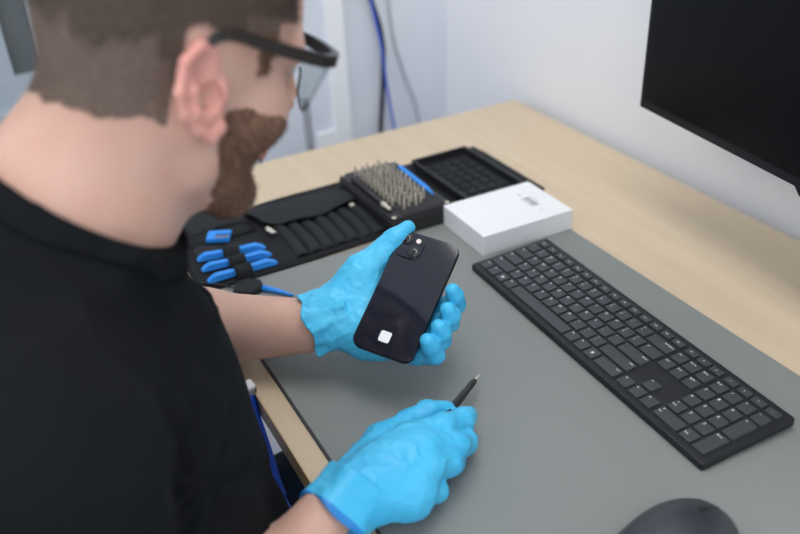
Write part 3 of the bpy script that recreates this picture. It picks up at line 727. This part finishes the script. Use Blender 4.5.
jn, _, _ = sdfmesh('jeans', lambda P: np.maximum(smin(legsf(P)-.006-.004*ridge(P, 25), smax(ell(P, (.70, -1.0, -.22), (.195, .165, .125)), P[:, 2]+.17, .02), .05), -(P[:, 2]+.69)),
    ((.44, -1.2, -.70), (.97, -.48, -.12)), .0075, mats=('jeans',)); jn.parent = pe; jn.location = -PEL
for kx in (.86, .56):
    so, _, _ = sdfmesh('shoe', lambda P: np.maximum(smin(cap(P, (kx, -.64, -.69), (kx, -.50, -.705), .045, .040), cap(P, (kx, -.63, -.69), (kx, -.63, -.65), .05, .05), .02), -(P[:, 2]-FLOOR)-.0), ((kx-.07, -.72, -.75), (kx+.07, -.43, -.58)), .006, mats=('shoe',)); so.parent = pe; so.location = -PEL

# ---- gloves
PMn = A(np.array(PM)); PCn = A(PC)
def toP(P): return (P-PCn)@PMn
def gloveL(P):
    h = toP(P)
    fg = []
    wr = (-.090, -.054, -.030)
    palm = smin(cap(h, wr, (-.045, -.020, -.033), .026, .024), cap(h, wr, (-.020, -.048, -.034), .026, .020), .02)
    palm = smin(palm, cap(h, (-.045, -.010, -.030), (-.010, .018, -.030), .020, .013), .015)
    palm = smin(palm, cap(h, (-.030, -.035, -.034), (.004, -.018, -.032), .020, .015), .02)
    palm = smin(palm, cap(h, (-.030, -.055, -.032), (.004, -.050, -.030), .018, .014), .02)
    th = chain(h, [(-.078, -.034, -.024), (-.064, .012, -.015), (-.047, .043, -.009), (-.0395, .0600, -.003)], [.024, .0205, .0150, .0118], .008)
    th = smin(th, cap(h, (-.0395, .059, -.003), (-.0305, .0755, .0005), .0112, .0085), .006)
    d = smin(palm, th, .016)
    tips = [(.0462, .0180, .0005), (.0500, -.0045, .0005), (.0480, -.0260, .0003), (.0430, -.0445, .0)]
    rads = [.0092, .0102, .0100, .0098]
    for (tx, ty, tz), r in zip(tips, rads):
        e = chain(h, [(-.008, ty-.008, -.032), (.028, ty-.006, -.035), (.0505, ty-.003, -.022), (tx+.003, ty, -.008)], [r*1.25, r*1.15, r*1.05, r], .004)
        e = smin(e, cap(h, (tx+.003, ty, -.008), (tx, ty+.002, tz), r, r*.86), .004)
        d = smin(d, e, .0035)
    ph_ = np.maximum(np.maximum(np.abs(h[:, 0])-.0362, np.abs(h[:, 1])-.0738), np.maximum(h[:, 2]-.0002, -.0075-h[:, 2]))
    d = smax(d, -ph_, .0015)
    # wrinkles of loose nitrile
    wk = .0019*ridge(h*A((1, .6, 1)), 95, .7)+.0015*ridge(h@A([[.7, .7, 0], [-.7, .7, 0], [0, 0, 1]]), 130, 2.2)+.0008*wav(h, 150, .5)
    loose = np.clip((-.01-h[:, 0])/.05, .25, 1.0)
    d = d-wk*loose*.65
    # cuff, open sleeve around the wrist
    ax = A((-.74, -.67, .0)); ax = ax/np.linalg.norm(ax); o = A((-.078, -.043, -.030)); q = h-o; t = q@ax
    rad = np.linalg.norm(q-t[:, None]*ax, axis=1); an = np.arctan2(q[:, 2], q[:, 0]*.67-q[:, 1]*.74)
    R = .033+.12*np.clip(t, 0, 1)+.0020*np.sin(an*7+t*90)+.0012*np.sin(an*13+2)
    endt = .027+.003*np.sin(an*5+1)
    solid = np.maximum(rad-R, np.maximum(t-endt, -t-.02)); hollow = np.maximum(rad-R+.0022, .004-t)
    cf = np.maximum(solid, -hollow)-.0008*ridge(h, 150, 1)
    d = np.maximum(smin(d, np.maximum(solid, t-.012), .006), t-.012) if 0 else smin(smax(d, t-.02, .003), cf, .004)
    return d
gl, _, _ = sdfmesh('glove', gloveL, ((.50, -.80, -.002), (.76, -.52, .20)), .0014, mats=('glove',)); gl.parent = pe; gl.location = -PEL
def gloveR(P):
    W = A((.842, -.790, .046))
    MC = [(.803, -.689, .055), (.823, -.685, .058), (.840, -.690, .052), (.850, -.708, .041)]
    d = cap(P, W, (.822, -.715, .050), .027, .026)
    for m, r in zip(MC, (.015, .0155, .015, .0135)): d = smin(d, cap(P, (W[0]*.7+m[0]*.3, W[1]*.7+m[1]*.3, W[2]), m, .020, r), .014)
    d = smin(d, cap(P, (.812, -.735, .038), (.852, -.715, .034), .020, .020), .02)
    fg = [([MC[0], (.803, -.651, .051), (.793, -.622, .039), (.7790, -.6065, .027)], [.0145, .0128, .0115, .0098]),
          ([MC[1], (.823, -.648, .042), (.810, -.629, .026), (.793, -.622, .016)], [.0150, .0125, .0115, .0100]),
          ([MC[2], (.835, -.663, .036), (.822, -.651, .020), (.808, -.658, .014)], [.0142, .0120, .0110, .0100]),
          ([MC[3], (.848, -.686, .024), (.838, -.682, .014), (.826, -.688, .013)], [.0130, .0110, .0100, .0095])]
    for pts, rs in fg: d = smin(d, chain(P, pts, rs, .005), .0045)
    th = chain(P, [(.812, -.752, .042), (.778, -.704, .038), (.766, -.668, .036)], [.022, .0165, .0130], .01)
    th = smin(th, chain(P, [(.766, -.668, .036), (.767, -.645, .040), (.7675, -.6260, .034)], [.0130, .0120, .0102], .004), .006)
    d = smin(d, th, .006)
    wk = .0018*ridge(P*A((1, .7, 1)), 88, 1.9)+.0014*ridge(P@A([[.8, .6, 0], [-.6, .8, 0], [0, 0, 1]]), 125, .3)+.0008*wav(P, 150, 1.5)
    d = d-wk*.5
    e = A((ELR[0]-WRR[0], ELR[1]-WRR[1], ELR[2]-WRR[2])); e = e/np.linalg.norm(e); o = A((.837, -.771, .047)); q = P-o; t = q@e
    rad = np.linalg.norm(q-t[:, None]*e, axis=1); an = np.arctan2(q[:, 2], q[:, 0]); R = .0315+.18*np.clip(t, 0, 1)+.0016*np.sin(an*6+t*80)
    solid = np.maximum(rad-R, np.maximum(t-(.020+.003*np.sin(an*3)), -t-.02)); hollow = np.maximum(rad-R+.0024, .002-t)
    d = smin(smax(d, t-.008, .003), np.maximum(solid, -hollow), .004)
    return np.maximum(d, -(P[:, 2]-MT))
gr, _, _ = sdfmesh('glove', gloveR, ((.74, -.86, -.002), (.90, -.58, .11)), .0014, mats=('glove', 'cuff'), parent=None,
    classify=lambda c: (((c-np.array((.837, -.771, .047)))@((np.array(ELR)-np.array(WRR))/np.linalg.norm(np.array(ELR)-np.array(WRR)))) > .0155).astype(int)); gr.parent = pe; gr.location = -PEL

# ---- safety glasses
gs = link('safety_glasses', None, pe, Vector(HC)-PEL); 
gs.rotation_euler = Matrix(HR.tolist()).to_euler(); gs.scale = (HS*.94, HS, HS)
b = MB()
def flatbar(pts, hz, th):
    loops = []
    P_ = [Vector(p) for p in pts]
    for i, p_ in enumerate(P_):
        t = (P_[min(i+1, len(P_)-1)]-P_[max(i-1, 0)]).normalized(); sdv = Vector((0, 0, 1)).cross(t).normalized(); upv = t.cross(sdv)
        h_ = hz[i] if isinstance(hz, list) else hz
        loops.append([tuple(p_+sdv*a*th/2+upv*c*h_/2) for a, c in ((-1, -1), (1, -1), (1, 1), (-1, 1))])
    b.loft(loops, 'glframe')
brow = spline([(.094, -.074, .031), (.112, -.066, .032), (.124, -.040, .033), (.129, 0, .034), (.124, .040, .033), (.112, .066, .032), (.094, .074, .031)], 5)
flatbar(brow, .009, .006); b.build('brow_bar', gs)
for s in (1, -1):
    b = MB(); pts = spline([(.097, s*.074, .031), (.06, s*.0775, .034), (.030, s*.079, .037), (.012, s*.080, .039), (.000, s*.080, .037), (-.008, s*.078, .030)], 5)
    n = len(pts); flatbar(pts, [.010-.005*abs(i/n-.1) for i in range(n)], .0045); b.build('temple', gs)
    b = MB(); top = spline([(.100, s*.0725, .028), (.114, s*.062, .029), (.1245, s*.038, .030), (.128, s*.010, .030)], 6); m_ = len(top)
    bot = [Vector((t_.x-.010*math.sin(math.pi*i/(m_-1))-.005, t_.y*.93, -.000-.012*math.sin(math.pi*(.12+.88*i/(m_-1))) + (.012 if i > m_-4 else 0))) for i, t_ in enumerate(top)]
    vs = []; fs = []
    for i in range(m_): vs += [tuple(top[i]), tuple(bot[i]), tuple(top[i]+Vector((.0018, s*.0006, 0))), tuple(bot[i]+Vector((.0018, s*.0006, 0)))]
    for i in range(m_-1):
        a = i*4; c = a+4; fs += [(a, c, c+1, a+1), (a+2, a+3, c+3, c+2), (a, a+2, c+2, c), (a+1, c+1, c+3, a+3)]
    e_ = (m_-1)*4; fs += [(0, 1, 3, 2), (e_, e_+2, e_+3, e_+1)]
    b.add(vs, fs, 'clear', True); b.build('lens', gs)
    b = MB(); b.tube(bot, .0011, 'glframe', n=6); b.build('lens_rim', gs)

# ---- blue cord down the front of the shirt
lc = thing('antistatic_lead', 'blue lead with a white plug hanging between the shirt and desk edge', 'lead', (0, 0, 0))
b = MB(); b.rbox(0, 0, 0, .018, .013, .012, .002, 'whiteplas', bev=.001)
for k in range(4): b.slab([(-.007, -.0065), (.007, -.0065), (.007, .0065), (-.007, .0065)], .001+k*.0035, .002+k*.0035, 'cableblack')
b.build('plug', lc, (.590, -.780, -.004), (0, math.radians(12), .2))
b = MB(); b.tube(spline([(.592, -.781, -.002), (.606, -.781, -.030), (.628, -.781, -.060), (.648, -.782, -.085), (.663, -.782, -.100)]), [.0068]*33, 'blue2'); b.build('boot', lc)
b = MB(); b.tube(spline([(.640, -.782, -.075), (.660, -.781, -.095), (.676, -.781, -.100), (.690, -.783, -.092), (.705, -.788, -.085), (.72, -.795, -.10)]), .0035, 'bluebright'); b.build('lead', lc)

# ================================================================== OFFICE CHAIR
oc = thing('office_chair', 'black office chair beneath the seated person', 'chair', (.70, -1.07, FLOOR))
b = MB(); b.rbox(0, 0, .36, .43, .48, .46, .08, 'blackfab', bev=.02, n=6, smooth=True); b.build('seat', oc)
b = MB(); b.rbox(0, -.26, .45, .80, .42, .05, .02, 'blackfab', bev=.015, n=6, smooth=True); b.build('backrest', oc)
b = MB(); b.tube([(0, 0, .08), (0, 0, .37)], .025, 'blackplas'); b.tube([(0, -.1, .36), (0, -.27, .38), (0, -.285, .6)], .014, 'blackplas'); b.build('column', oc)
for k in range(5):
    a = math.radians(90+72*k+27); c, s = math.cos(a), math.sin(a)
    b = MB(); b.tube([(0, 0, .10), (.16*c, .16*s, .085), (.29*c, .29*s, .065)], [.028, .02, .015], 'blackplas'); lg = b.build('base_leg', oc)
    b = MB(); b.lathe([(.004, -.012), (.027, -.012), (.029, 0), (.027, .012), (.004, .012)], 'mouse2', n=18); b.build('caster', lg, (.29*c, .29*s, .029), (math.radians(90), 0, a))

# ================================================================== LIGHT
wd_ = D.worlds.new('world'); SC.world = wd_; wd_.use_nodes = True
bg = wd_.node_tree.nodes['Background']; bg.inputs[0].default_value = (.86, .90, 1.0, 1); bg.inputs[1].default_value = 1.38
def area(x, y, z, sx, sy, e, rot=(0, 0, 0), col=(1, .98, .95)):
    l = D.lights.new('panel_lamp', 'AREA'); l.shape = 'RECTANGLE'; l.size = sx; l.size_y = sy; l.energy = e; l.color = col
    o = link('panel_lamp', l, None, (x, y, z), rot)
area(.7, -.55, 1.73, 1.2, .6, 13)
area(2.3, -1.6, 1.73, 1.2, .6, 13)
area(.6, -2.4, 1.73, 1.2, .6, 12)
SC.view_settings.view_transform = 'Standard'; SC.view_settings.look = 'None'; SC.view_settings.gamma = 1
SC.view_settings.use_curve_mapping = False; SC.view_settings.exposure = 0
SC.cycles.use_denoising = True; SC.cycles.max_bounces = 8
